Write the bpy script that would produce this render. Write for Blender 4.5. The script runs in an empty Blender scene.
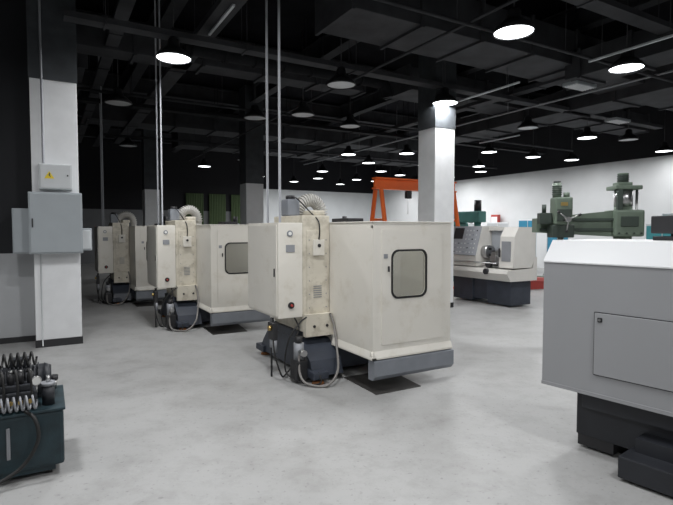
import bpy, bmesh, math, random
from mathutils import Vector, Matrix
random.seed(4)
S = bpy.context.scene
COL = S.collection
# ------------------------------------------------------------------ materials
def mat(name, col, rough=.5, metal=0., var=.06, scale=6., bump=0., emit=None, spec=.5):
    m = bpy.data.materials.new(name); m.use_nodes = True
    nt = m.node_tree; b = nt.nodes['Principled BSDF']
    b.inputs['Roughness'].default_value = rough
    b.inputs['Metallic'].default_value = metal
    b.inputs['Specular IOR Level'].default_value = spec
    tc = nt.nodes.new('ShaderNodeTexCoord'); n = nt.nodes.new('ShaderNodeTexNoise')
    n.inputs['Scale'].default_value = scale; n.inputs['Detail'].default_value = 5
    nt.links.new(tc.outputs['Object'], n.inputs['Vector'])
    r = nt.nodes.new('ShaderNodeValToRGB')
    r.color_ramp.elements[0].position = .3; r.color_ramp.elements[1].position = .7
    r.color_ramp.elements[0].color = [c*(1-var) for c in col]+[1]
    r.color_ramp.elements[1].color = [min(1, c*(1+var)) for c in col]+[1]
    nt.links.new(n.outputs['Fac'], r.inputs['Fac']); nt.links.new(r.outputs['Color'], b.inputs['Base Color'])
    if bump:
        bp = nt.nodes.new('ShaderNodeBump'); bp.inputs['Strength'].default_value = bump; bp.inputs['Distance'].default_value = .01
        n2 = nt.nodes.new('ShaderNodeTexNoise'); n2.inputs['Scale'].default_value = scale*8
        nt.links.new(tc.outputs['Object'], n2.inputs['Vector'])
        nt.links.new(n2.outputs['Fac'], bp.inputs['Height']); nt.links.new(bp.outputs['Normal'], b.inputs['Normal'])
    if emit:
        b.inputs['Emission Color'].default_value = emit[0]; b.inputs['Emission Strength'].default_value = emit[1]
    return m
def twotone(name, low, high, z, rough=.75):
    m = mat(name, low, rough, var=.05, scale=1.2, bump=.05, spec=.25); nt = m.node_tree; b = nt.nodes['Principled BSDF']
    g = nt.nodes.new('ShaderNodeNewGeometry'); s = nt.nodes.new('ShaderNodeSeparateXYZ')
    nt.links.new(g.outputs['Position'], s.inputs[0])
    c = nt.nodes.new('ShaderNodeMath'); c.operation = 'GREATER_THAN'; c.inputs[1].default_value = z
    nt.links.new(s.outputs['Z'], c.inputs[0])
    mx = nt.nodes.new('ShaderNodeMix'); mx.data_type = 'RGBA'
    old = b.inputs['Base Color'].links[0].from_socket
    nt.links.new(c.outputs[0], mx.inputs[0]); nt.links.new(old, mx.inputs[6]); mx.inputs[7].default_value = list(high)+[1]
    nt.links.new(mx.outputs[2], b.inputs['Base Color'])
    return m
def grime(m, sc=5, lo=.36, hi=.5, dark=.72, fac=.6, tint=(1,.96,.88)):
    nt=m.node_tree; b=nt.nodes['Principled BSDF']
    tc=nt.nodes.new('ShaderNodeTexCoord'); n=nt.nodes.new('ShaderNodeTexNoise'); n.inputs['Scale'].default_value=sc; n.inputs['Detail'].default_value=9; n.inputs['Roughness'].default_value=.7
    nt.links.new(tc.outputs['Object'],n.inputs['Vector'])
    r=nt.nodes.new('ShaderNodeValToRGB'); r.color_ramp.elements[0].position=lo; r.color_ramp.elements[0].color=(dark*tint[0],dark*tint[1],dark*tint[2],1)
    r.color_ramp.elements[1].position=hi; r.color_ramp.elements[1].color=(1,1,1,1)
    nt.links.new(n.outputs['Fac'],r.inputs['Fac'])
    mx=nt.nodes.new('ShaderNodeMix'); mx.data_type='RGBA'; mx.blend_type='MULTIPLY'; mx.inputs[0].default_value=fac
    old=b.inputs['Base Color'].links[0].from_socket
    nt.links.new(old,mx.inputs[6]); nt.links.new(r.outputs['Color'],mx.inputs[7]); nt.links.new(mx.outputs[2],b.inputs['Base Color'])
CREAM = mat('off_white_paint', (.69,.665,.605), .42, var=.03, scale=2.5); grime(CREAM,3.5,.34,.46,.8,.45)
CREAM2 = mat('cream_casting', (.61,.57,.48), .45, var=.07, scale=4, bump=.1); grime(CREAM2,7,.38,.52,.6,.6)
NAVY = mat('blue_grey_casting', (.035,.042,.058), .5, var=.2, scale=5, bump=.2)
TRAYG = mat('grey_tray', (.20,.215,.24), .45, var=.1)
DARK = mat('dark_plastic', (.02,.02,.022), .5)
RUB = mat('black_rubber', (.012,.012,.012), .6)
STEEL = mat('steel', (.5,.5,.5), .3, 1.)
DULL = mat('galvanised', (.28,.29,.31), .6, .3)
SILVER = mat('silver_grey_paint', (.29,.295,.305), .42, .0, var=.03, scale=1.2)
SILVER_LIT = mat('cover_paint_lit', (.66,.67,.68), .35, var=.02, scale=1.5)  # paler than the housing: ceiling lamp light put into the cover colour
WHITE = mat('white_paint', (.70,.71,.72), .6, var=.04)
LATHEW = mat('warm_white_paint', (.62,.605,.57), .5, var=.03)
BOXG = mat('grey_cabinet_paint', (.33,.36,.38), .45, var=.03)
BOXL = mat('pale_cabinet_paint', (.55,.57,.58), .45, var=.03)
TEAL = mat('dark_teal_paint', (.012,.03,.038), .5, var=.35, scale=9, bump=.1)
TEALM = mat('teal_green_machine_paint', (.06,.20,.18), .5, var=.1)
GREEN = mat('machine_green', (.125,.165,.125), .5, var=.15, bump=.1)
GREEND = mat('dark_green', (.035,.05,.04), .5, var=.1)
ORANGE = mat('orange_paint', (.95,.17,.025), .4, var=.04)
RED = mat('red_paint', (.4,.05,.04), .5)
BLUE = mat('blue_paint', (.04,.25,.40), .5)
CYAN = mat('teal_paint', (.06,.34,.38), .5)
YEL = mat('yellow_sign', (.8,.6,.02), .5)
BROWN = mat('rusty_foot', (.3,.12,.04), .7, var=.3, scale=20)
BRASS = mat('brass', (.5,.36,.14), .35, 1.)
PANEL = mat('control_panel_grey', (.34,.36,.39), .4)
PAPER = mat('paper', (.7,.7,.68), .8)
DUCT = mat('dark_duct', (.042,.043,.047), .7, .0, var=.25, scale=3, spec=.15)
BEAM = mat('black_steel', (.012,.0125,.014), .8, var=.2, spec=.1)
HOSE = mat('grey_hose', (.2,.19,.18), .5)
CHAIN = mat('pale_duct_hose',(.50,.49,.46),.6)
CURT = mat('green_curtain', (.055,.085,.035), .85)
PDARK = mat('pillar_dark_top',(.05,.055,.06),.6,var=.15,spec=.2)
BK=mat('near_black_casting',(.018,.02,.025),.5,var=.2)
LENS = mat('lamp_lens_lit', (.9,.9,.9), .4, emit=((.93,.97,1,1), 6))
LENSOFF = mat('lamp_lens_unlit', (.45,.46,.47), .35)
STRIP = mat('pale_strip', (.5,.52,.55), .4)
def glassmat():
    m = bpy.data.materials.new('window_glass'); m.use_nodes = True; nt = m.node_tree
    nt.nodes.remove(nt.nodes['Principled BSDF']); o = nt.nodes['Material Output']
    t = nt.nodes.new('ShaderNodeBsdfTransparent'); t.inputs[0].default_value = (.82,.83,.82,1)
    g = nt.nodes.new('ShaderNodeBsdfGlossy'); g.inputs['Roughness'].default_value = .05
    x = nt.nodes.new('ShaderNodeMixShader'); x.inputs[0].default_value = .12
    nt.links.new(t.outputs[0], x.inputs[1]); nt.links.new(g.outputs[0], x.inputs[2]); nt.links.new(x.outputs[0], o.inputs[0])
    return m
GLASS = glassmat()
FLOOR = mat('epoxy_concrete', (.37,.37,.366), .42, var=.07, scale=.5)
def floornodes():
    nt = FLOOR.node_tree; b = nt.nodes['Principled BSDF']
    g = nt.nodes.new('ShaderNodeNewGeometry')
    def layer(scale, p0, p1, dark, fac, rough=.75):
        n = nt.nodes.new('ShaderNodeTexNoise'); n.inputs['Scale'].default_value = scale; n.inputs['Detail'].default_value = 10; n.inputs['Roughness'].default_value=rough
        nt.links.new(g.outputs['Position'], n.inputs['Vector'])
        r = nt.nodes.new('ShaderNodeValToRGB'); r.color_ramp.elements[0].position=p0; r.color_ramp.elements[0].color=(dark,dark*.99,dark*.97,1); r.color_ramp.elements[1].position=p1; r.color_ramp.elements[1].color=(1,1,1,1)
        nt.links.new(n.outputs['Fac'], r.inputs['Fac'])
        mx = nt.nodes.new('ShaderNodeMix'); mx.data_type='RGBA'; mx.blend_type='MULTIPLY'; mx.inputs[0].default_value=fac
        old = b.inputs['Base Color'].links[0].from_socket
        nt.links.new(old, mx.inputs[6]); nt.links.new(r.outputs['Color'], mx.inputs[7]); nt.links.new(mx.outputs[2], b.inputs['Base Color'])
        return n
    n=layer(3.2,.33,.53,.66,.6,.78)
    layer(30,.30,.39,.5,.5,.5)
    layer(.9,.32,.50,.74,.6,.6)
    rr = nt.nodes.new('ShaderNodeMapRange'); rr.inputs[3].default_value=.36; rr.inputs[4].default_value=.6
    nt.links.new(n.outputs['Fac'], rr.inputs[0]); nt.links.new(rr.outputs[0], b.inputs['Roughness'])
floornodes()
# ------------------------------------------------------------------ builder
class B:
    def __init__(s): s.bm = bmesh.new(); s.mats = []; s.cur = 0
    def m(s, mt):
        if mt not in s.mats: s.mats.append(mt)
        s.cur = s.mats.index(mt); return s
    def _tag(s, before, smooth=False):
        for f in s.bm.faces:
            if f not in before:
                f.material_index = s.cur
                if smooth: f.smooth = True
    def box(s, x0,x1,y0,y1,z0,z1, bev=0., rot=None):
        bf = set(s.bm.faces)
        r = bmesh.ops.create_cube(s.bm, size=1)
        vs = r['verts']
        c = Vector(((x0+x1)/2,(y0+y1)/2,(z0+z1)/2))
        for v in vs: v.co = Vector((v.co.x*(x1-x0), v.co.y*(y1-y0), v.co.z*(z1-z0)))
        if rot: 
            for v in vs: v.co = rot @ v.co
        for v in vs: v.co += c
        if bev:
            es = list({e for v in vs for e in v.link_edges})
            bmesh.ops.bevel(s.bm, geom=es, offset=bev, segments=2, affect='EDGES', profile=.6)
        s._tag(bf); return s
    def cyl(s, p1, p2, r1, r2=None, seg=20, smooth=True):
        bf = set(s.bm.faces); p1=Vector(p1); p2=Vector(p2); d=p2-p1
        if r2 is None: r2=r1
        q = d.to_track_quat('Z','Y').to_matrix().to_4x4()
        bmesh.ops.create_cone(s.bm, cap_ends=True, segments=seg, radius1=r1, radius2=r2, depth=d.length, matrix=Matrix.Translation((p1+p2)/2)@q)
        for f in s.bm.faces:
            if f not in bf:
                f.material_index = s.cur
                if smooth and len(f.verts)==4: f.smooth=True
        return s
    def prism(s, pts, a0, a1, axis='z'):
        bf = set(s.bm.faces)
        def P(u,v,w):
            return {'z':(u,v,w),'y':(u,w,v),'x':(w,u,v)}[axis]
        lo=[s.bm.verts.new(P(u,v,a0)) for u,v in pts]; hi=[s.bm.verts.new(P(u,v,a1)) for u,v in pts]
        n=len(pts)
        new=[s.bm.faces.new(lo), s.bm.faces.new(hi)]
        for i in range(n): new.append(s.bm.faces.new((lo[i],lo[(i+1)%n],hi[(i+1)%n],hi[i])))
        bmesh.ops.recalc_face_normals(s.bm, faces=new)
        s._tag(bf); return s
    def ring(s, outer, inner, a0, a1, axis='y'):
        bf=set(s.bm.faces)
        def P(u,v,w): return {'z':(u,v,w),'y':(u,w,v),'x':(w,u,v)}[axis]
        L=[[s.bm.verts.new(P(u,v,a)) for u,v in pts] for pts in (outer,inner) for a in (a0,a1)]
        n=len(outer); new=[]
        for i in range(n):
            j=(i+1)%n
            for A,C in ((0,2),(1,3),(0,1),(2,3)):
                new.append(s.bm.faces.new((L[A][i],L[A][j],L[C][j],L[C][i])))
        bmesh.ops.recalc_face_normals(s.bm, faces=new)
        s._tag(bf); return s
    def tube(s, pts, r, seg=10, smooth_path=True, rib=0):
        pts=[Vector(p) for p in pts]
        if smooth_path and len(pts)>2:
            P=[pts[0]]+pts+[pts[-1]]; out=[]
            for i in range(1,len(P)-2):
                for k in range(6):
                    t=k/6; a,b,c,d=P[i-1],P[i],P[i+1],P[i+2]
                    out.append(.5*((2*b)+(c-a)*t+(2*a-5*b+4*c-d)*t*t+(3*b-a-3*c+d)*t**3))
            out.append(pts[-1]); pts=out
        rings=[]; bf=set(s.bm.faces); up=Vector((0,0,1)); prev=None
        for i,p in enumerate(pts):
            d=(pts[min(i+1,len(pts)-1)]-pts[max(i-1,0)]).normalized()
            if prev is None: 
                n=d.cross(up if abs(d.z)<.9 else Vector((1,0,0))).normalized()
            else: n=(prev-d*prev.dot(d)).normalized()
            prev=n; bb=d.cross(n); rr=r*(1+(rib if i%2 else 0))
            rings.append([s.bm.verts.new(p+rr*(n*math.cos(2*math.pi*k/seg)+bb*math.sin(2*math.pi*k/seg))) for k in range(seg)])
        for a,b in zip(rings,rings[1:]):
            for k in range(seg): s.bm.faces.new((a[k],a[(k+1)%seg],b[(k+1)%seg],b[k]))
        s.bm.faces.new(rings[0]); s.bm.faces.new(rings[-1][::-1])
        s._tag(bf, True); return s
    def lathe(s, prof, c=(0,0,0), seg=28):
        bf=set(s.bm.faces); c=Vector(c); rings=[]
        for r,z in prof: rings.append([s.bm.verts.new(c+Vector((r*math.cos(2*math.pi*k/seg), r*math.sin(2*math.pi*k/seg), z))) for k in range(seg)])
        new=[]
        for a,b in zip(rings,rings[1:]):
            for k in range(seg): new.append(s.bm.faces.new((a[k],a[(k+1)%seg],b[(k+1)%seg],b[k])))
        s._tag(bf, True); return s
    def out(s, name, parent=None, label=None, loc=None, rotz=0):
        me=bpy.data.meshes.new(name)
        s.bm.normal_update(); s.bm.to_mesh(me); s.bm.free()
        for m_ in s.mats: me.materials.append(m_)
        o=bpy.data.objects.new(name, me); COL.objects.link(o)
        if parent: o.parent=parent
        if loc: o.location=loc
        o.rotation_euler[2]=rotz
        if label: o['label']=label
        return o
def thing(name, label, cat, loc, rot=0., group=None, sc=1.):
    e=bpy.data.objects.new(name, None); COL.objects.link(e); e.empty_display_size=.2
    e.location=loc; e.rotation_euler[2]=math.radians(rot); e['label']=label; e['category']=cat; e.scale=(sc,sc,sc)
    if group: e['group']=group
    return e
def tag(o,label,cat,group=None):
    o['label']=label; o['category']=cat
    if group: o['group']=group
    return o
def dup(src, loc, label=None):
    n=src.copy(); COL.objects.link(n); n.location=loc
    if label: n['label']=label
    def rec(a,b):
        for c in a.children:
            k=c.copy(); k.parent=b; COL.objects.link(k); rec(c,k)
    rec(src,n); return n
def rrect(x0,x1,z0,z1,r,n=5):
    pts=[]
    for cx,cz,a0 in ((x1-r,z1-r,0),(x0+r,z1-r,90),(x0+r,z0+r,180),(x1-r,z0+r,270)):
        for k in range(n+1):
            a=math.radians(a0+90*k/n); pts.append((cx+r*math.cos(a),cz+r*math.sin(a)))
    return pts
ROT=30
AX=Vector((-math.sin(math.radians(ROT)), math.cos(math.radians(ROT)),0))
BX=Vector((math.cos(math.radians(ROT)), math.sin(math.radians(ROT)),0))
# ------------------------------------------------------------------ room
CEIL=5.9
def struct(o): o['kind']='structure'; return o
b=B().m(FLOOR).box(-23,28,-8,37,-.1,0); struct(b.out('floor'))
CEILM=mat('black_ceiling',(.009,.009,.011),.9,var=.3,scale=2,spec=.05)
b=B().m(CEILM).box(-23,28,-8,37,CEIL,CEIL+.1); struct(b.out('ceiling'))
def wall(name,p,q,mt,h=CEIL,t=.2,side=1):
    p=Vector((p[0],p[1],0)); q=Vector((q[0],q[1],0)); d=(q-p); L=d.length
    b=B().m(mt).box(0,L,0 if side>0 else -t,t if side>0 else 0,0,h)
    return struct(b.out(name, loc=p, rotz=math.atan2(d.y,d.x)))
WR=twotone('white_wall_black_top',(.60,.61,.615),(.012,.012,.014),4.1)
WB=twotone('pale_wall_black_top',(.62,.64,.65),(.012,.012,.015),3.9)
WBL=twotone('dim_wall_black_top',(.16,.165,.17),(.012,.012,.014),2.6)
WL=mat('dark_wall',(.05,.052,.058),.8)
wall('wall_right',(2.45,31.9),(24.2,-5.8),WR,side=1)
wall('wall_back_right',(-4.29,28.0),(2.45,31.9),WB,side=1)
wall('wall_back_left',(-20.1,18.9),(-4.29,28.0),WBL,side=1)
wall('wall_left',(-15,-5.8),(-20.1,18.9),WL,side=1)
wall('wall_front',(24.2,-5.8),(-15,-5.8),WR,side=1)
PP=twotone('partition_paint_shaded_top',(.42,.43,.44),(.022,.023,.026),1.27)  # near-black upper part puts the shade of a recess into the colour
PO=Vector((-4.56,7.05,0))
o=B().m(PP).box(-1.9,.3,0,.2,0,CEIL).out('wall_partition',loc=PO,rotz=math.radians(ROT)); struct(o)
o=B().m(DARK).box(-1.9,.3,-.015,-.001,0,.08).out('baseboard_partition',loc=PO,rotz=math.radians(ROT)); struct(o)
# ------------------------------------------------------------------ pillars
def pillar(loc, w, zt, label, m1=WHITE):
    e=thing('pillar',label,'pillar',loc,ROT)
    h=w/2
    B().m(m1).box(-h,h,-h,h,.1,zt,.006).out('painted_shaft',e)
    B().m(PDARK).box(-h-.01,h+.01,-h-.01,h+.01,zt,CEIL-.0).out('dark_upper_shaft',e)
    B().m(DARK).box(-h-.008,h+.008,-h-.008,h+.008,0,.1).out('skirting',e)
    return e
PL=Vector((-3.97,7.10,0))
pillar(PL,.56,3.62,'white square pillar with dark top, electrical boxes mounted')
pillar((2.06,10.4,0),.52,3.65,'white square pillar with dark grey top, behind milling machine')
pillar((-2.6,15.4,0),.55,3.0,'grey square pillar standing behind the machine row',BOXL)
pillar((-6.5,17.6,0),.5,3.0,'white square pillar near back of hall')
def onp(x,y,z): return PL+BX*x+AX*y+Vector((0,0,z))
e=thing('electrical_box','small pale grey electrical box with yellow warning triangle on pillar','electrical box',onp(.0,-.281,2.145),ROT,sc=1.16)
B().m(BOXL).box(-.17,.17,-.12,0,0,.29,.008).out('body',e)
d=B().m(BOXL).box(-.155,.155,-.132,-.121,.012,.278,.004).out('door',e)
B().m(YEL).prism([(-.115,.12),(-.015,.12),(-.065,.205)],-.136,-.1325,'y').out('warning_sign',d,'yellow warning triangle')
B().m(DARK).prism([(-.066,.19),(-.052,.17),(-.06,.166),(-.05,.132),(-.076,.162),(-.068,.166)],-.1385,-.1362,'y').out('lightning_symbol',d,'black lightning bolt on yellow triangle')
B().m(DARK).cyl((.12,-.133,.16),(.12,-.142,.16),.009).out('latch',d)
e=thing('electrical_box','large grey steel electrical cabinet mounted on white pillar','electrical box',onp(-.01,-.281,1.285),ROT,sc=1.16)
B().m(BOXG).box(-.27,.27,-.2,0,0,.7,.008).out('body',e)
d=B().m(BOXG).box(-.255,.255,-.213,-.201,.015,.685,.005).out('door',e)
B().m(DARK).box(-.24,-.225,-.225,-.214,.3,.4,.003).out('handle',d)
e=thing('electrical_box','grey steel side box fixed to pillar flank','electrical box',onp(-.284,-.16,1.285),ROT,sc=1.16)
B().m(BOXG).box(-.2,0,-.1,.1,0,.52,.008).out('body',e)
B().m(BOXG).box(-.19,-.02,-.112,-.101,.015,.505,.004).out('door',e)
e=thing('electrical_box','small grey box fixed to pillar flank','electrical box',onp(.284,-.05,1.31),ROT,sc=1.16)
B().m(BOXG).box(0,.13,-.14,.14,0,.27,.008).out('body',e)
B().m(BOXL).box(.01,.12,-.15,-.141,.02,.25,.004).out('door',e)
def conduit(name,pts,r,mt,label,cat='pipe',group=None):
    p0=Vector(pts[0]); b=B().m(mt).tube([Vector(p)-p0 for p in pts],r,8,False)
    return tag(b.out(name,loc=p0),label,cat,group)
conduit('wall_conduit',[onp(-.14,-.30,2.49),onp(-.14,-.30,CEIL)],.015,DULL,'thin grey conduit running up the pillar')
conduit('wall_conduit',[onp(-.2,-.295,0.02),onp(-.2,-.295,1.28)],.008,BOXL,'thin pale conduit running down the pillar')
# ------------------------------------------------------------------ milling machine
OX,OY=.25,1.18
C1=Vector((.353,4.84,0))
STEP=Vector((-2.27,2.78,0))
MS=1.1
def mpos(k): return C1+(BX*OX+AX*OY)*MS+STEP*k
def milling():
    e=thing('milling_machine','off-white vertical milling machine with enclosure and dark blue base','milling machine',mpos(0),ROT,'row of cream milling machines',MS)
    def X(x): return (x*1.018 if x<0 else x*.932)-OX
    def Y(y): return y*1.129-OY
    b=B().m(CREAM)
    n=5; inner=rrect(X(.215),X(.645),.838,1.27,.07,n)
    seg=n+1; o2=[]
    cs=[(X(.98),1.52),(X(0),1.52),(X(0),.315),(X(.98),.315)]
    for ci,(cx,cz) in enumerate(cs):
        for k in range(seg):
            t=k/(seg-1)-.5
            px,pz=cx,cz; sx=1 if cx>0 else -1; sz=1 if cz>1 else -1
            d=abs(t)*2*.12
            first = t<0
            if ci in(0,2):
                if first: pz=cz-sz*d
                else: px=cx-sx*d
            else:
                if first: px=cx-sx*d
                else: pz=cz-sz*d
            o2.append((px,pz))
    b.ring(o2,inner,Y(0),Y(.025),'y')
    for cx,cz in cs:
        sx=1 if cx>0 else -1; sz=1 if cz>1 else -1
        b.box(min(cx,cx-sx*.05),max(cx,cx-sx*.05),Y(.0005),Y(.0245),min(cz,cz-sz*.05),max(cz,cz-sz*.05))
    b.box(X(0),X(.025),Y(.026),Y(.78),.315,1.52)
    b.box(X(0),X(.025),Y(1.32),Y(2.1),.315,1.52)
    b.box(X(.955),X(.98),Y(.026),Y(2.1),.315,1.52)
    b.box(X(.026),X(.954),Y(2.075),Y(2.1),.315,1.52)
    b.box(X(-.008),X(.987),Y(-.008),Y(.03),1.521,1.532,.003)
    b.box(X(-.008),X(.03),Y(.03),Y(.78),1.521,1.532,.003)
    b.box(X(.95),X(.987),Y(.03),Y(2.1),1.521,1.532,.003)
    b.prism([(Y(-.001),.37),(Y(-.022),.315),(Y(-.022),.30),(Y(.03),.30),(Y(.0),.37)],X(-.02),X(.99),'x')
    b.prism([(X(-.001),.37),(X(-.024),.315),(X(-.024),.30),(X(.03),.30),(X(.0),.37)],Y(-.022),Y(.62),'y')
    b.box(X(.03),X(.954),Y(.03),Y(2.07),.30,.33)
    b.out('enclosure',e)
    b=B().m(CREAM).ring(rrect(X(.10),X(.86),.42,1.46,.02),rrect(X(.208),X(.652),.83,1.278,.075),Y(-.006),Y(-.0005),'y'); d=b.out('side_door',e)
    B().m(RUB).ring(rrect(X(.208),X(.652),.83,1.278,.075),rrect(X(.226),X(.634),.848,1.26,.065),Y(-.012),Y(.0),'y').out('window_seal',d,'black rubber window seal')
    B().m(GLASS).prism(rrect(X(.228),X(.632),.85,1.258,.063),Y(.004),Y(.009),'y').out('window_pane',d)
    B().m(DARK).box(X(.165),X(.178),Y(-.025),Y(-.007),1.08,1.13,.004).out('handle',d)
    B().m(DULL).box(X(.12),X(.165),Y(-.01),Y(-.0065),1.2,1.24).out('notice_plate',d)
    b=B().m(TRAYG)
    b.prism([(Y(.02),.298),(Y(-.03),.285),(Y(-.03),.15),(Y(.0),.11),(Y(.06),.11),(Y(.06),.298)],X(.0),X(1.0),'x')
    b.out('chip_tray',e)
    b=B().m(NAVY)
    b.prism([(Y(.45),.06),(Y(1.65),.06),(Y(1.55),.2),(Y(1.4),.36),(Y(.72),.36),(Y(.5),.2)],X(-.33),X(.0),'x')
    b.box(X(.001),X(.9),Y(.58),Y(1.6),.06,.295,.02)
    b.box(X(-.36),X(-.2),Y(.38),Y(.62),.05,.12,.01).box(X(-.36),X(-.2),Y(1.5),Y(1.7),.05,.12,.01)
    b.box(X(-.33),X(-.08),Y(.78),Y(1.32),.36,.44,.01)
    b.out('machine_base',e)
    b=B().m(CREAM2)
    b.box(X(-.304),X(-.001),Y(.69),Y(1.32),.441,1.6,.012)
    b.box(X(-.26),X(-.03),Y(.68),Y(.689),.5,1.45,.003)
    b.prism([(X(-.30),.40),(X(-.0),.40),(X(-.005),.62),(X(-.30),.62)],Y(.63),Y(.689),'y')
    b.m(TRAYG)
    for i in range(6):
        for x in(-.235,-.05): b.cyl((X(x),Y(.681),.68+i*.135),(X(x),Y(.674),.68+i*.135),.005,seg=10)
    b.m(DARK).cyl((X(-.21),Y(.629),.5),(X(-.21),Y(.62),.5),.014,seg=12).cyl((X(-.07),Y(.629),.5),(X(-.07),Y(.62),.5),.014,seg=12)
    b.m(CREAM2).box(X(-.1),X(.05),Y(.85),Y(1.25),1.601,1.66,.02)
    b.out('column',e)
    B().m(CREAM).box(X(-.2),X(-.08),Y(.655),Y(.679),1.2,1.36,.006).m(DARK).cyl((X(-.14),Y(.654),1.3),(X(-.14),Y(.648),1.3),.018).out('junction_box',e)
    b=B().m(TRAYG)
    for i in range(6): b.box(X(-.19),X(-.1),Y(.676),Y(.6795),.78+i*.022,.787+i*.022)
    b.out('vent_grille',e)
    B().m(TRAYG).box(X(-.3),X(-.16),Y(1.0),Y(1.16),1.601,1.78,.02).m(DARK).cyl((X(-.23),Y(1.08),1.78),(X(-.23),Y(1.08),1.82),.05).out('axis_motor',e)
    b=B().m(CHAIN); NN=19; cx=.01; RR=.155
    arc=[(X(cx-RR),Y(1.1),1.56)]+[(X(cx-RR*math.cos(math.pi*k/NN)),Y(1.1),1.60+.18*math.sin(math.pi*k/NN)) for k in range(NN+1)]+[(X(cx+RR),Y(1.1),1.45)]
    b.tube(arc,.055,12,True)
    for k in range(NN+1):
        a=math.pi*k/NN; c=Vector((X(cx-RR*math.cos(a)),Y(1.1),1.60+.18*math.sin(a))); t=Vector((math.sin(a),0,math.cos(a)))*.006
        b.cyl(c-t,c+t,.072,seg=14)
    b.out('cable_hose',e,'cream ribbed flexible cable hose arching over column')
    B().m(RUB).tube([(X(-.23),Y(1.05),1.8),(X(-.22),Y(.95),1.78),(X(-.17),Y(.8),1.65),(X(-.15),Y(.66),1.55),(X(-.14),Y(.645),1.45),(X(-.14),Y(.66),1.36)],.007).out('cable',e,'black cable')
    b=B().m(CREAM2).box(X(.05),X(.42),Y(.9),Y(1.2),.95,1.4,.02).m(STEEL).cyl((X(.3),Y(1.05),.95),(X(.3),Y(1.05),.8),.06,.04)
    b.out('spindle_head',e)
    b=B().m(STEEL).box(X(.15),X(.55),Y(.55),Y(1.6),.6,.68,.005).m(NAVY).box(X(.1),X(.6),Y(.7),Y(1.4),.335,.6)
    b.m(BLUE).box(X(.25),X(.4),Y(.6),Y(.8),.681,.78).out('work_table',e)
    b=B().m(CREAM).box(X(-.56),X(-.305),Y(.685),Y(1.41),.595,1.525,.006); c=b.out('electric_cabinet',e)
    B().m(CREAM).box(X(-.572),X(-.561),Y(.70),Y(1.395),.615,1.505,.004).out('cabinet_door',c)
    B().m(DARK).box(X(-.582),X(-.573),Y(.73),Y(.745),1.0,1.08,.002).out('handle',c)
    b=B().m(TRAYG).cyl((X(-.44),Y(.684),1.42),(X(-.44),Y(.677),1.42),.03).m(PAPER).cyl((X(-.44),Y(.6765),1.42),(X(-.44),Y(.675),1.42),.018).out('emblem',c,'round grey emblem')
    B().m(DULL).box(X(-.48),X(-.39),Y(.678),Y(.6845),1.24,1.31).out('data_plate',c,'small metal data plate')
    B().m(DARK).cyl((X(-.43),Y(.684),.72),(X(-.43),Y(.672),.72),.032).m(RED).cyl((X(-.43),Y(.672),.72),(X(-.43),Y(.66),.72),.013).out('isolator_switch',c)
    b=B().m(DULL).cyl((X(-.42),Y(.55),.22),(X(-.42),Y(.55),.38),.05).m(DARK).cyl((X(-.42),Y(.55),.38),(X(-.42),Y(.55),.44),.035).box(X(-.48),X(-.36),Y(.49),Y(.61),.03,.22,.01)
    b.m(STEEL).cyl((X(-.42),Y(.44),.3),(X(-.42),Y(.51),.3),.03)
    b.out('coolant_pump',e)
    b=B().m(DARK).box(X(-.6),X(-.55),Y(.72),Y(.84),.38,.55,.008).m(DULL).cyl((X(-.575),Y(.74),.26),(X(-.575),Y(.74),.38),.025).cyl((X(-.575),Y(.8),.3),(X(-.575),Y(.8),.38),.022).m(BRASS).cyl((X(-.6),Y(.76),.5),(X(-.63),Y(.76),.5),.025)
    b.m(DARK).cyl((X(-.57),Y(.82),.0),(X(-.57),Y(.82),.59),.01).out('air_regulator',e)
    B().m(HOSE).tube([(X(-.04),Y(.62),.62),(X(-.02),Y(.58),.5),(X(-.04),Y(.5),.3),(X(-.12),Y(.36),.12),(X(-.27),Y(.3),.02),(X(-.42),Y(.4),.03),(X(-.45),Y(.48),.12),(X(-.43),Y(.52),.3)],.012).out('hose',e,'grey flexible hose')
    B().m(RUB).tube([(X(-.3),Y(.62),.6),(X(-.38),Y(.6),.56),(X(-.5),Y(.6),.4),(X(-.52),Y(.62),.1),(X(-.42),Y(.44),.02),(X(-.3),Y(.36),.03),(X(-.3),Y(.4),.12)],.008).out('hose',e,'black hose')
    B().m(RUB).tube([(X(-.56),Y(.8),.59),(X(-.6),Y(.7),.3),(X(-.55),Y(.65),.06),(X(-.45),Y(.75),.03),(X(-.34),Y(.8),.1)],.008).out('hose',e,'black hose')
    B().m(RUB).tube([(X(-.35),Y(.8),.6),(X(-.36),Y(.66),.5),(X(-.42),Y(.6),.43)],.008).out('hose',e,'black hose')
    for x,y in((-.28,.44),(-.28,1.6),(.85,.7),(.85,1.5)):
        B().m(BROWN).cyl((X(x),Y(y),0),(X(x),Y(y),.03),.06,.05).m(STEEL).cyl((X(x),Y(y),.03),(X(x),Y(y),.1),.015).out('levelling_foot',e)
    B().m(DARK).box(X(.75),X(1.0),Y(1.4),Y(1.75),1.536,1.6,.01).out('lamp_box',e)
    return e
M1=milling()
M2=dup(M1,mpos(1)); M3=dup(M1,mpos(2))
M1['label']='off-white vertical milling machine with side window, painted shadow beneath tray'
M2['label']='off-white milling machine standing between two others in the row'
M3['label']='cream milling machine partly hidden behind another machine, beside pillar'
for k in (0,1,2):
    for x,y in((-.49,1.467),(-.49,1.114)):
        p=C1+BX*x+AX*y+STEP*k
        conduit('conduit_pipe',[p+Vector((0,0,1.68)),p+Vector((0,0,CEIL))],.014,DULL,'thin steel conduit dropping from ceiling to machine cabinet','pipe','ceiling supply conduits')
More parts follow.
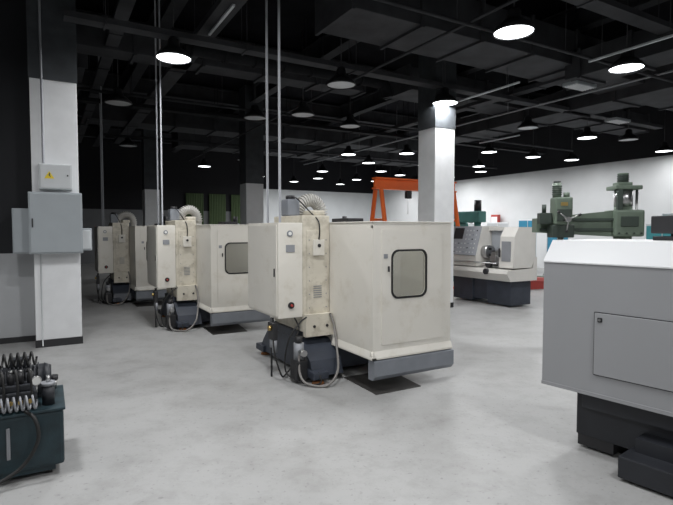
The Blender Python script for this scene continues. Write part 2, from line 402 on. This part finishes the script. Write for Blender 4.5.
o=B().m(mat('shadow_sheet',(.03,.028,.026),.7,var=.3)).prism([(0,-.1),(.55,-.1),(.62,.55),(.02,.55)],0,.006).out('floor_shadow',loc=C1+BX*.0+AX*.03,rotz=math.radians(ROT))  # dark sheet laid on the floor as the shadow beneath the tray
tag(o,'thin dark sheet painted as the shadow under machine tray','painted shadow','under-tray shade sheets')
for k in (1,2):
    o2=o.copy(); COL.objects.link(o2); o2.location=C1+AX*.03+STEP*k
# ------------------------------------------------------------------ grey machine at right
P0=Vector((1.54,3.70,0))
e=thing('cnc_lathe','silver grey enclosed lathe with access door and dark base','lathe',P0,-52)
b=B().m(SILVER)
b.prism([(0,.453),(0,1.362),(1.0,1.362),(1.0,.453)],0,2.3,'x')
b.box(-.002,2.3,-.006,.0,.453,.478)
b.out('housing',e)
b=B().m(SILVER_LIT)
b.prism([(-.006,1.363),(-.006,1.372),(.12,1.524),(.98,1.524),(1.0,1.51),(1.0,1.363)],-.003,2.3,'x')
b.out('top_cover',e,'sloping top cover, coloured pale as lit from above')
b=B().m(SILVER).box(.378,1.4,-.012,-.0005,.61,1.035,.003); d=b.out('access_door',e)
B().m(DARK).ring(rrect(.372,1.406,.604,1.041,.006),rrect(.379,1.399,.611,1.034,.005),-.004,-.0006,'y').out('door_gap',d)
B().m(DARK).box(.4,.43,-.018,-.0115,.975,1.005,.003).m(STEEL).cyl((.415,-.018,.99),(.415,-.024,.99),.008).out('lock',d)
b=B().m(BK).box(.19,2.1,.15,.9,.1,.452,.01).box(.25,2.05,.1,.2,.32,.452,.01)
b.m(DARK).box(.2,.45,.16,.88,0.02,.1).out('machine_base',e)
B().m(BK).box(.606,2.1,-.15,.145,.02,.16,.01).box(.65,2.1,.0,.14,.16,.25).out('coolant_tank',e)
for x,y in((.26,.3),(.26,.8),(2.0,.3),(2.0,.8)): B().m(BROWN).cyl((x,y,0),(x,y,.02),.06).out('levelling_foot',e)
e=thing('control_monitor','small black box-shaped monitor resting on grey machine cover','monitor',(2.42,3.62,1.524),12)
B().m(DARK).box(-.06,.3,-.1,.1,.0,.03,.005).box(.05,.15,-.05,.05,.03,.05).out('base',e)
B().m(DARK).box(-.08,.34,-.1,.1,.05,.18,.01).out('body',e)
B().m(BOXG).box(-.05,.31,-.105,-.1,.07,.16).out('screen',e,'grey blank screen')
# ------------------------------------------------------------------ hydraulic unit
e=thing('hydraulic_power_unit','dark teal hydraulic tank with black hoses, motor and valves on top','hydraulic unit',(-1.79,3.23,0),ROT,sc=1.06)
b=B().m(TEAL).box(-.75,0,0,.5,.06,.4,.02).box(-.76,.01,-.01,.51,.4,.418,.006).box(-.7,-.05,.02,.48,0.03,.06); b.out('tank',e)
B().m(DULL).box(-.3,-.28,-.012,-.001,.15,.34,.004).out('level_gauge',e)
b=B().m(BK).box(-.36,-.14,.04,.17,.419,.53,.01).box(-.33,-.17,.06,.15,.53,.57,.008)
for i in range(4): b.m(DARK).cyl((-.325+i*.05,.1,.57),(-.325+i*.05,.1,.64),.018,seg=12).m(STEEL).cyl((-.325+i*.05,.1,.64),(-.325+i*.05,.1,.655),.011,seg=6)
for i in range(4): b.m(BRASS).cyl((-.325+i*.05,.02,.475),(-.325+i*.05,.04,.475),.014,seg=6)
b.out('valve_manifold',e)
b=B().m(BK).cyl((-.4,.33,.53),(-.1,.33,.53),.095,seg=24)
for i in range(12): b.cyl((-.38+i*.022,.33,.53),(-.373+i*.022,.33,.53),.108,seg=24)
b.cyl((-.1,.33,.53),(-.06,.33,.53),.1,.08,seg=24).box(-.3,-.18,.29,.37,.62,.68,.008).box(-.36,-.12,.27,.39,.419,.45)
b.out('electric_motor',e)
b=B().m(DARK).cyl((-.62,.3,.419),(-.62,.3,.66),.1)
for i in range(10): b.cyl((-.62,.3,.44+i*.022),(-.62,.3,.448+i*.022),.11)
b.out('electric_motor',e)
B().m(BK).cyl((-.08,.1,.419),(-.08,.1,.54),.035).m(DULL).cyl((-.08,.1,.54),(-.08,.1,.56),.04).m(STEEL).cyl((-.08,.1,.56),(-.08,.1,.6),.012).out('oil_filter',e)
B().m(STEEL).cyl((-.14,.0,.6),(-.14,.015,.6),.028).m(PAPER).cyl((-.14,-.002,.6),(-.14,.0,.6),.023).m(STEEL).cyl((-.14,.012,.53),(-.14,.012,.59),.006).out('pressure_gauge',e)
for r,(y0,z0,n_) in enumerate(((-.0,.475,7),(.235,.69,6))):
    hel=[]
    for k in range(n_*16+1):
        a=2*math.pi*k/16; hel.append((-.36+.22*k/(n_*16), y0+.035*math.cos(a), z0+.04*math.sin(a)))
    B().m([DULL,RUB][r]).tube(hel,.0065,8,False).out('hose_coil',e,['grey metal cooling coil','black coiled hydraulic hose'][r])
for i in range(3):
    x=-.33+i*.07
    B().m(RUB).tube([(x,.1,.64),(x+.01,.05,.665),(x+.02,.01,.64),(x+.025,-.0,.56),(x+.02,.01,.5)],.007,8).out('hose',e)
B().m(RUB).tube([(-.5,.1,.42),(-.45,.02,.53),(-.38,.05,.6),(-.325,.1,.65)],.010).out('hose',e)
B().m(RUB).tube([(-.2,-.0,.425),(-.15,-.05,.38),(-.14,-.06,.25),(-.24,-.06,.1),(-.45,-.1,.02)],.011).out('hose',e)
B().m(STEEL).cyl((-.05,.44,.419),(-.05,.44,.48),.02).m(DARK).cyl((-.05,.44,.48),(-.05,.44,.51),.03).out('filler_cap',e)
for x,y in((-.68,.06),(-.08,.06),(-.68,.44),(-.08,.44)):
    B().m(RUB).cyl((x-.012,y,.032),(x+.012,y,.032),.032).out('wheel',e)
# ------------------------------------------------------------------ background lathe
e=thing('lathe','white lathe with open chuck area, control panel, dark blue base','lathe',(2.65,11.66,0),-60,sc=1.22)
b=B().m(NAVY).box(0.05,.55,.05,.55,.03,.44,.015).box(.9,1.42,.05,.55,.03,.44,.015).box(.55,.9,.08,.5,.08,.44)
b.out('machine_base',e)
b=B().m(LATHEW)
b.prism([(-.14,.58),(-.05,.45),(.6,.45),(.6,.85),(.52,.85),(.5,.66),(-.12,.64)],-.05,1.5,'x')
b.out('bed_tray',e)
B().m(LATHEW).prism([(-.02,.66),(-.03,.84),(.13,1.38),(.56,1.38),(.56,.86),(.45,.68)],-.05,.70,'x').out('headstock_cover',e)
B().m(PANEL).prism([(.36,.86),(.36,1.3),(.4,1.3),(.4,.86)],.70,1.2,'x').m(LATHEW).box(.70,1.2,.401,.56,.86,1.36).box(.70,1.2,.3,.4,1.301,1.36).out('rear_splash_guard',e)  # inner face coloured darker, as shade inside the open chuck area
B().m(LATHEW).prism([(.0,.67),(.03,1.2),(.13,1.36),(.56,1.36),(.56,.86),(.45,.67)],1.2,1.5,'x').out('sliding_guard',e)
B().m(DULL).box(1.25,1.44,-.0,.014,.78,1.12,.004).out('guard_window',e)
B().m(DARK).box(1.21,1.23,-.03,.0,.85,1.0,.004).out('guard_handle',e)
def slope(t,off):
    d=Vector((.16,.54)); n=Vector((-.54,.16)).normalized()
    return (-.03+d.x*t+n.x*off, .84+d.y*t+n.y*off)
b=B().m(PANEL).prism([slope(.02,.002),slope(.02,.03),slope(.98,.03),slope(.98,.002)],.0,.69,'x'); pn=b.out('control_panel',e)
B().m(DARK).prism([slope(.55,.031),slope(.55,.036),slope(.92,.036),slope(.92,.031)],.06,.3,'x').out('display_screen',pn)
for r in range(6):
    for c in range(8):
        if r>=3 and c<4: continue
        t0=.09+r*.145
        B().m([BOXL,DARK,BOXL,PAPER,TRAYG,BOXL,PAPER][(r*3+c)%7]).prism([slope(t0,.031),slope(t0,.034),slope(t0+.04,.034),slope(t0+.04,.031)],.06+c*.079,.085+c*.079,'x').out('key',pn)
b=B().m(STEEL).cyl((.70,.2,.92),(.83,.2,.92),.12).m(DARK)
for k in range(3):
    a=k*2.09; b.box(.825,.86,.2+.06*math.cos(a)-.02,.2+.06*math.cos(a)+.02,.92+.06*math.sin(a)-.02,.92+.06*math.sin(a)+.02)
b.out('chuck',e)
b=B().m(STEEL).box(.85,1.16,.05,.3,.665,.76,.01).box(.92,1.05,.08,.24,.76,.86,.01).cyl((1.04,.2,.92),(1.2,.2,.92),.04).box(1.0,1.1,.14,.26,.75,.95,.01)
b.box(.93,1.03,.1,.2,.86,.93,.005).box(.9,.96,.13,.16,.88,.9).m(DARK).cyl((.95,.05,.71),(.95,.0,.71),.06).cyl((1.1,.05,.71),(1.1,.01,.71),.03).out('tool_carriage',e)
B().m(STEEL).cyl((-.04,-.045,.74),(1.2,-.045,.74),.012).out('lead_screw',e)
B().m(DARK).cyl((1.05,-.115,.6),(1.05,-.17,.6),.05).out('hand_wheel',e)
# ------------------------------------------------------------------ green radial drill
e=thing('radial_drill','green radial drilling machine with arm, column and motors','drilling machine',(4.03,7.05,0),-4,sc=1.16)
B().m(GREEN).box(-.45,.3,-.3,.3,0,.14,.02).out('machine_base',e)
b=B().m(GREEN).cyl((0,0,.14),(0,0,.3),.2,.17).cyl((0,0,.3),(0,0,1.86),.1).m(STEEL).cyl((0,0,1.66),(0,0,1.86),.102)
b.m(GREEND).box(-.13,-.07,-.14,-.09,1.3,1.86,.005).m(STEEL).cyl((.13,-.05,1.3),(.13,-.05,1.86),.015)
b.m(GREEN).box(-.15,.16,-.13,.13,1.861,1.91,.012)
b.out('column',e)
b=B().m(GREEN).box(-.17,.18,-.16,.15,1.3,1.62,.03).prism([(-1.05,1.35),(-1.05,1.52),(-.15,1.61),(-.15,1.3)],-.1,.08,'y')
b.m(GREEND).box(-1.02,-.16,-.13,-.1,1.49,1.52).box(-1.02,-.16,-.13,-.1,1.37,1.4)
for i in range(4): b.cyl((-.12+i*.085,-.165,1.34),(-.12+i*.085,-.175,1.34),.012,seg=8)
b.box(-.1,.1,-.175,-.161,1.42,1.54,.005).out('radial_arm',e)
b=B().m(GREEN).box(-.1,.06,-.09,.07,1.911,1.95,.008).m(GREEND).cyl((-.02,-.02,1.95),(-.02,-.02,2.04),.06)
for i in range(4): b.cyl((-.02,-.02,1.96+i*.02),(-.02,-.02,1.967+i*.02),.066)
b.m(GREEN).cyl((-.02,-.02,2.04),(-.02,-.02,2.06),.062)
b.out('elevating_motor',e)
b=B().m(GREEN).box(-.92,-.72,-.34,-.15,1.44,1.76,.02).m(GREEND).box(-.95,-.69,-.32,-.16,1.29,1.44,.015).box(-1.07,-.93,-.28,-.16,1.45,1.58,.01).cyl((-1.0,-.2,1.58),(-1.0,-.2,1.68),.025).box(-.9,-.74,-.35,-.341,1.48,1.62,.004)
b.m(GREEN).cyl((-.76,-.24,1.76),(-.76,-.24,1.82),.035)
b.m(STEEL).cyl((-.82,-.24,1.29),(-.82,-.24,1.1),.035)
b.out('drill_head',e)
B().m(BRASS).box(-.86,-.78,-.345,-.341,1.66,1.7).out('name_plate',e)
b=B().m(GREEN).cyl((-.87,-.24,1.76),(-.87,-.24,1.93),.048).m(GREEND)
for i in range(5): b.cyl((-.87,-.24,1.79+i*.024),(-.87,-.24,1.80+i*.024),.055)
b.m(DARK).cyl((-.87,-.24,1.93),(-.87,-.24,1.95),.04)
b.out('spindle_motor',e)
b=B().m(STEEL).cyl((-.8,-.34,1.5),(-.8,-.43,1.5),.03)
for k in range(3):
    a=k*2.09+.4; b.m(STEEL).cyl((-.8,-.42,1.5),(-.8+.13*math.cos(a),-.42,1.5+.13*math.sin(a)),.007).m(DARK).cyl((-.8+.12*math.cos(a),-.42,1.5+.12*math.sin(a)),(-.8+.15*math.cos(a),-.42,1.5+.15*math.sin(a)),.014)
b.out('feed_handle',e)
# ------------------------------------------------------------------ orange gantry
e=thing('gantry_crane','orange steel gantry crane behind the milling machine','crane',(.9,12.0,0),ROT)
B().m(ORANGE).box(0,2.55,-.1,.1,2.58,2.62).box(0,2.55,-.03,.03,2.62,2.82).box(0,2.55,-.1,.1,2.82,2.86).out('beam',e)
for x in(.12,2.42):
    B().m(ORANGE).tube([(x,-.6,.1),(x,-.12,2.57)],.055,8,False).tube([(x,.6,.1),(x,.12,2.57)],.055,8,False).tube([(x,-.5,.55),(x,.5,.55)],.035,8,False).tube([(x,-.26,1.85),(x,.26,1.85)],.03,8,False).box(x-.05,x+.05,-.7,.7,.06,.12).out('leg_frame',e)
    for y in(-.6,.6): B().m(RUB).cyl((x-.02,y,.035),(x+.02,y,.035),.035).out('wheel',e)
B().m(DARK).box(.95,1.1,-.05,.05,2.38,2.57,.01).m(STEEL).cyl((1.02,0,2.38),(1.02,0,2.0),.006).out('hoist',e)
# ------------------------------------------------------------------ far cabinets
def cabinet(loc,rot,w,d,h,m1,m2,label):
    e=thing('storage_cabinet',label,'cabinet',loc,rot)
    B().m(m1).box(-w/2,w/2,0,d,.05,h,.01).m(DARK).box(-w/2+.02,w/2-.02,.02,d-.02,0,.05).out('body',e)
    for s in(-1,1):
        dd=B().m(m2).box(min(0,s*w/2)+.012,max(0,s*w/2)-.012,-.02,-.001,.09,h-.05,.005).out('door',e)
        B().m(DARK).box(s*.04-.008,s*.04+.008,-.035,-.021,h*.5,h*.5+.12,.003).out('handle',dd)
    return e
cabinet((7.25,19.0,0),-20,.65,.45,2.0,WHITE,BLUE,'white cabinet with blue doors against white wall')
cabinet((6.3,19.6,0),-20,.8,.45,1.9,WHITE,BOXL,'pale grey workshop cabinet by the white wall')
cabinet((8.05,18.2,0),-20,.7,.45,1.8,BOXG,BLUE,'grey workshop cabinet with blue doors by the white wall')
cabinet((9.2,13.6,0),-30,.6,.5,2.05,BOXG,CYAN,'tall grey cabinet with teal doors')
cabinet((10.3,14.2,0),-30,.9,.5,2.2,WHITE,BOXL,'tall white cabinet beside teal cabinet')
cabinet((8.2,12.6,0),-30,.7,.5,1.75,WHITE,CYAN,'white cabinet with teal doors near the wall')
e=thing('fire_hose_cabinet','small red and white fire hose cabinet mounted on white wall','fire cabinet',(7.4,23.05,1.8),-60)
B().m(RED).box(-.2,.2,-.2,-.02,0,.5,.01).out('body',e)
B().m(WHITE).box(-.17,.17,-.21,-.201,.12,.4,.004).out('door_plate',e)
def toolbox(loc,rot,m1,label):
    e=thing('tool_box',label,'toolbox',loc,rot)
    B().m(m1).box(-.3,.3,-.17,.17,0,.22,.01).out('body',e)
    B().m(m1).prism([(-.18,.225),(.18,.225),(.1,.3),(-.1,.3)],-.31,.31,'x').out('lid',e)
    B().m(DARK).tube([(-.1,0,.3),(-.1,0,.35),(.1,0,.35),(.1,0,.3)],.01,8,False).out('handle',e)
toolbox((5.35,13.6,0),20,RED,'small red metal toolbox standing on the floor')
toolbox((5.95,14.1,0),-10,GREEN,'small green metal toolbox standing on the floor')
def small_mill(loc,rot,mt,label,sc=1.05):
    e=thing('knee_mill',label,'milling machine',loc,rot,sc=sc)
    B().m(mt).box(-.35,.35,-.3,.6,0,.12,.02).box(-.2,.2,.1,.5,.12,1.5,.03).out('column',e)
    B().m(mt).box(-.15,.15,-.5,.5,1.5,1.78,.03).cyl((0,-.35,1.5),(0,-.35,1.15),.09,.05).out('head',e)
    B().m(DARK).cyl((0,-.35,1.78),(0,-.35,2.05),.09).out('motor',e)
    B().m(STEEL).box(-.6,.6,-.45,-.15,.85,.93,.01).m(mt).box(-.15,.15,-.4,.1,.4,.85,.02).out('work_table',e)
small_mill((-1.9,19.5,0),20,GREEND,'dark knee milling machine near back of hall')
small_mill((-4.3,21,0),20,BOXG,'grey knee milling machine near back of hall')
small_mill((-7.0,20.5,0),20,GREEND,'dark green knee milling machine near back of hall')
small_mill((.2,20.5,0),20,BOXG,'grey knee milling machine near pillar')
small_mill((5.2,20.2,0),20,BOXL,'pale knee milling machine by far wall')
small_mill((4.05,15.6,0),35,TEALM,'teal-green knee milling machine behind the white lathe',1.22)
for i,t in enumerate((9.0,10.2,11.4)):
    p=Vector((2.45-.866*t+.06,31.9-.5*t-.12,0))
    b=B().m(CURT)
    pts=[(-.45+k*.0225, .015*math.sin(k*1.6)) for k in range(41)]
    b.prism(pts+[(x,y+.02) for x,y in reversed(pts)],1.0,3.5)
    tag(b.out('curtain',loc=p,rotz=math.radians(ROT)),'green pleated curtain hanging on the back wall','curtain','green curtains')
# ------------------------------------------------------------------ lamps
LZ=4.1
def lamp(lit,energy=75):
    e=thing('pendant_lamp','round black high-bay pendant lamp, '+('switched on' if lit else 'unlit'),'lamp',(0,0,LZ),0,'lit high-bay lamps' if lit else 'unlit high-bay lamps')
    b=B().m(DARK).lathe([(.245,-.012),(.255,.0),(.24,.04),(.15,.12),(.09,.16),(.085,.25),(.065,.28),(0,.28)])
    b.out('lamp_shade',e)
    B().m(LENS if lit else LENSOFF).cyl((0,0,.0),(0,0,.012),.238,seg=32).out('lens',e)
    B().m(DARK).cyl((0,0,.28),(0,0,CEIL-LZ),.008,seg=8).out('suspension_rod',e)
    if lit:
        l=bpy.data.lights.new('lamp_light','AREA'); l.shape='DISK'; l.size=.46; l.energy=energy; l.color=(.985,.99,1)
        lo=bpy.data.objects.new('lamp_light',l); COL.objects.link(lo); lo.parent=e; lo.location=(0,0,-.006)
    return e
LITN=[(-2.37,7.4),(2.24,6.44),(4.48,7.85),(2.14,9.98),
     (-2.5,2.9),(2.3,1.5),(4.9,3.1),(-.1,-1.8),(-5.9,1.1),(7.2,-1.2),(9.4,10.5),(13,6.6),(-.2,3.5)]  # unseen lamps added outside the view to light the near hall
LITF=[(6.8,13.7),(4.9,16.2),(6.75,17.3),(8.4,18.0),(10.4,16.0),
     (.4,16.7),(1.9,21.5),(1.0,25),(3.4,19.5),(2.3,16.5),(4.0,25),(2.9,23),(-.6,21.5),(.2,27.5),(3.0,28),(5.4,24.0),(-2.2,26),  # holds one lamp added to brighten the orange gantry
     (5.6,19.8),(4.2,21.8),(3.1,17.6),(1.2,18.8),(2.0,25.8),(-.9,24.4),(4.6,22.9),(6.2,21.6),(-3.6,23.5),(-5.2,19.8)]
OFF=[(.08,8.75),(-4.3,9.98),(-1.82,11.3),(-.73,11.0),(.33,12.2),(4.7,12.4),(8.1,14.0),(-6.2,15),(-3.3,18)]
for pos,lit,en in((LITN,True,72),(LITF,True,42),(OFF,False,0)):
    src=lamp(lit,en); src.location=(pos[0][0],pos[0][1],LZ)
    for x,y in pos[1:]: dup(src,(x,y,LZ))
# ------------------------------------------------------------------ ceiling services
def duct(p,d,L0,L1,w,h,z,step=1.2,label='dark rectangular air duct under black ceiling'):
    b=B().m(DUCT).box(L0,L1,-w/2,w/2,z,z+h,.01)
    x=L0
    while x<=L1+.01:
        b.box(x-.025,x+.025,-w/2-.04,w/2+.04,z-.04,z+h+.04); x+=step
    o=b.out('air_duct',rotz=math.atan2(d.y,d.x)); o.location=(p[0],p[1],0)
    tag(o,label,'air duct','ceiling air ducts'); return o
duct((1.0,7.9),BX,-1.2,10.8,1.0,.6,4.6)
duct((-3.4,9.3),BX,-1.5,4.5,.5,.35,4.7,1.2)
duct((4.0,13.2),BX,-3,6.6,.9,.5,4.75)
duct((-4.6,16.1),BX,-3,9,.9,.5,4.75)
duct((3.0,4.6),BX,-.6,7,.8,.6,4.7,label='broad dark air duct above grey machine')
duct((0,22.5),BX,-7,4.5,1.0,.5,4.75)
duct((7.3,9.6),AX,-3,7.8,.9,.5,4.4,label='broad dark air duct crossing beneath beams')
duct((5.6,7.6),AX,-3.5,2.2,.7,.45,4.35,.9,label='dark flanged air duct branch beside lamps')
duct((-6.9,12.6),AX,-4,5.4,.7,.4,4.6,label='dark air duct above the machine row')
b=B().m(BEAM).tube([(0,0,0),(3.6,0,0),(4.0,.0,-.06),(4.1,0,-.28)],.12,16)
for k in range(7): b.cyl((.1+k*.55,0,0),(.14+k*.55,0,0),.14,seg=20)
o=b.out('air_duct',loc=(-2.5,8.35,4.6),rotz=math.radians(ROT)); tag(o,'round dark spiral duct with bent outlet','air duct','ceiling air ducts')
def run(name,p,d,L0,L1,z,w,h,mt,label,cat):
    b=B().m(mt)
    if name=='ceiling_beam':
        b.box(L0,L1,-w/2,w/2,z,z+.03).box(L0,L1,-.02,.02,z+.03,z+h-.03).box(L0,L1,-w/2,w/2,z+h-.03,z+h)
    elif name=='cable_tray':
        b.box(L0,L1,-w/2,w/2,z,z+.01).box(L0,L1,-w/2-.01,-w/2,z,z+h).box(L0,L1,w/2,w/2+.01,z,z+h)
        x=L0+.5
        while x<L1:
            b.box(x-.012,x+.012,-w/2-.02,w/2+.02,z-.02,z).cyl((x,-w/2-.02,z),(x,-w/2-.02,CEIL),.006,seg=6).cyl((x,w/2+.02,z),(x,w/2+.02,CEIL),.006,seg=6); x+=2.
    else:
        b.cyl((L0,0,z),(L1,0,z),w/2,seg=10)
        x=L0+.4
        while x<L1:
            b.cyl((x,0,z),(x,0,CEIL),.005,seg=6); x+=2.2
    o=b.out(name,rotz=math.atan2(d.y,d.x)); o.location=(p[0],p[1],0); tag(o,label,cat,name.replace('_',' ')+'s'); return o
for i in range(8): run('ceiling_beam',(-7+i*3.0,9.2+i*1.7),AX,-9,14,5.4,.24,.45,DUCT,'black steel ceiling beam','beam')
for i in range(7):
    run('ceiling_beam',(0-i*1.2,3.6+i*3.9),BX,-9,12,5.42,.22,.42,DUCT,'black steel ceiling beam','beam')
run('cable_tray',(-1.37,6.9),AX,-5,13,4.7,.28,.1,DUCT,'black cable tray hung from ceiling','cable tray')
run('cable_tray',(-2.8,6.9),AX,-5,13,4.75,.18,.08,DUCT,'black cable tray hung from ceiling','cable tray')
run('cable_tray',(1.15,9.5),BX,-5.5,9,4.4,.2,.08,DUCT,'black cable tray hung from ceiling','cable tray')
run('cable_tray',(0,14.5),BX,-8,9,4.45,.22,.08,BEAM,'black cable tray hung from ceiling','cable tray')
run('cable_tray',(5.0,9.2),AX,-5,13,4.55,.22,.08,DUCT,'black cable tray hung from ceiling','cable tray')
run('cable_tray',(2.0,6.0),BX,-3,7,4.6,.22,.08,DUCT,'black cable tray hung from ceiling','cable tray')
run('sprinkler_pipe',(.7,8.6),AX,-5,13,4.35,.045,0,DUCT,'thin black sprinkler pipe','pipe')
run('sprinkler_pipe',(4.1,12.1),AX,-7,11,4.4,.045,0,DULL,'thin grey sprinkler pipe','pipe')
run('sprinkler_pipe',(-.6,12.2),BX,-7,10,4.3,.055,0,DUCT,'thin black sprinkler pipe','pipe')
run('sprinkler_pipe',(1.1,19),BX,-9,7,4.35,.07,0,DUCT,'thin dark sprinkler pipe','pipe')
run('sprinkler_pipe',(2.6,7.2),BX,-6,9,4.3,.05,0,DUCT,'thin black sprinkler pipe','pipe')
def strip(p,L,w=.04,z=4.0):
    b=B().m(STRIP).box(0,L,-w/2,w/2,z,z+.03,.004).m(DARK)
    for x in(.15*L,.85*L): b.cyl((x,0,z+.03),(x,0,CEIL),.005,seg=6)
    o=b.out('lighting_track',rotz=math.atan2(-AX.y,-AX.x)); o.location=(p[0],p[1],0); tag(o,'thin pale metal lighting track under ceiling','lighting track','lighting tracks')
strip((2.35,10.8),1.9,z=4.25); strip((4.0,8.05),1.4,z=4.25); strip((-.5,6.8),.6,z=4.75); strip((-2.0,8.0),1.2,z=4.65); strip((4.4,15.5),1.5,z=4.25)
def vent(p,z=4.4):
    b=B().m(BOXG).box(-.3,.3,-.15,.15,z,z+.06,.005).m(WHITE)
    for k in range(5): b.box(-.27,.27,-.125+k*.055,-.1+k*.055,z-.012,z)
    b.m(DARK).cyl((-.2,0,z+.06),(-.2,0,CEIL),.006,seg=6).cyl((.2,0,z+.06),(.2,0,CEIL),.006,seg=6)
    o=b.out('air_vent',rotz=math.radians(ROT)); o.location=(p[0],p[1],0); tag(o,'pale louvred ceiling air vent','air vent','ceiling vents')
vent((-2.1,6.5),4.75); vent((4.6,9.6),4.3); vent((-.45,10.5),4.95); vent((6.9,12.4),4.25)
# ------------------------------------------------------------------ camera / world / view
cam=bpy.data.cameras.new('camera'); co=bpy.data.objects.new('camera',cam); COL.objects.link(co)
cam.sensor_width=36; cam.lens=36*500/673; cam.clip_end=200; cam.clip_start=.05
co.location=(0,0,1.6); co.rotation_euler=(math.radians(90-2.58),0,0); S.camera=co
w=bpy.data.worlds.new('world'); S.world=w; w.use_nodes=True
w.node_tree.nodes['Background'].inputs[0].default_value=(.8,.85,.9,1); w.node_tree.nodes['Background'].inputs[1].default_value=.2
S.view_settings.view_transform='Standard'
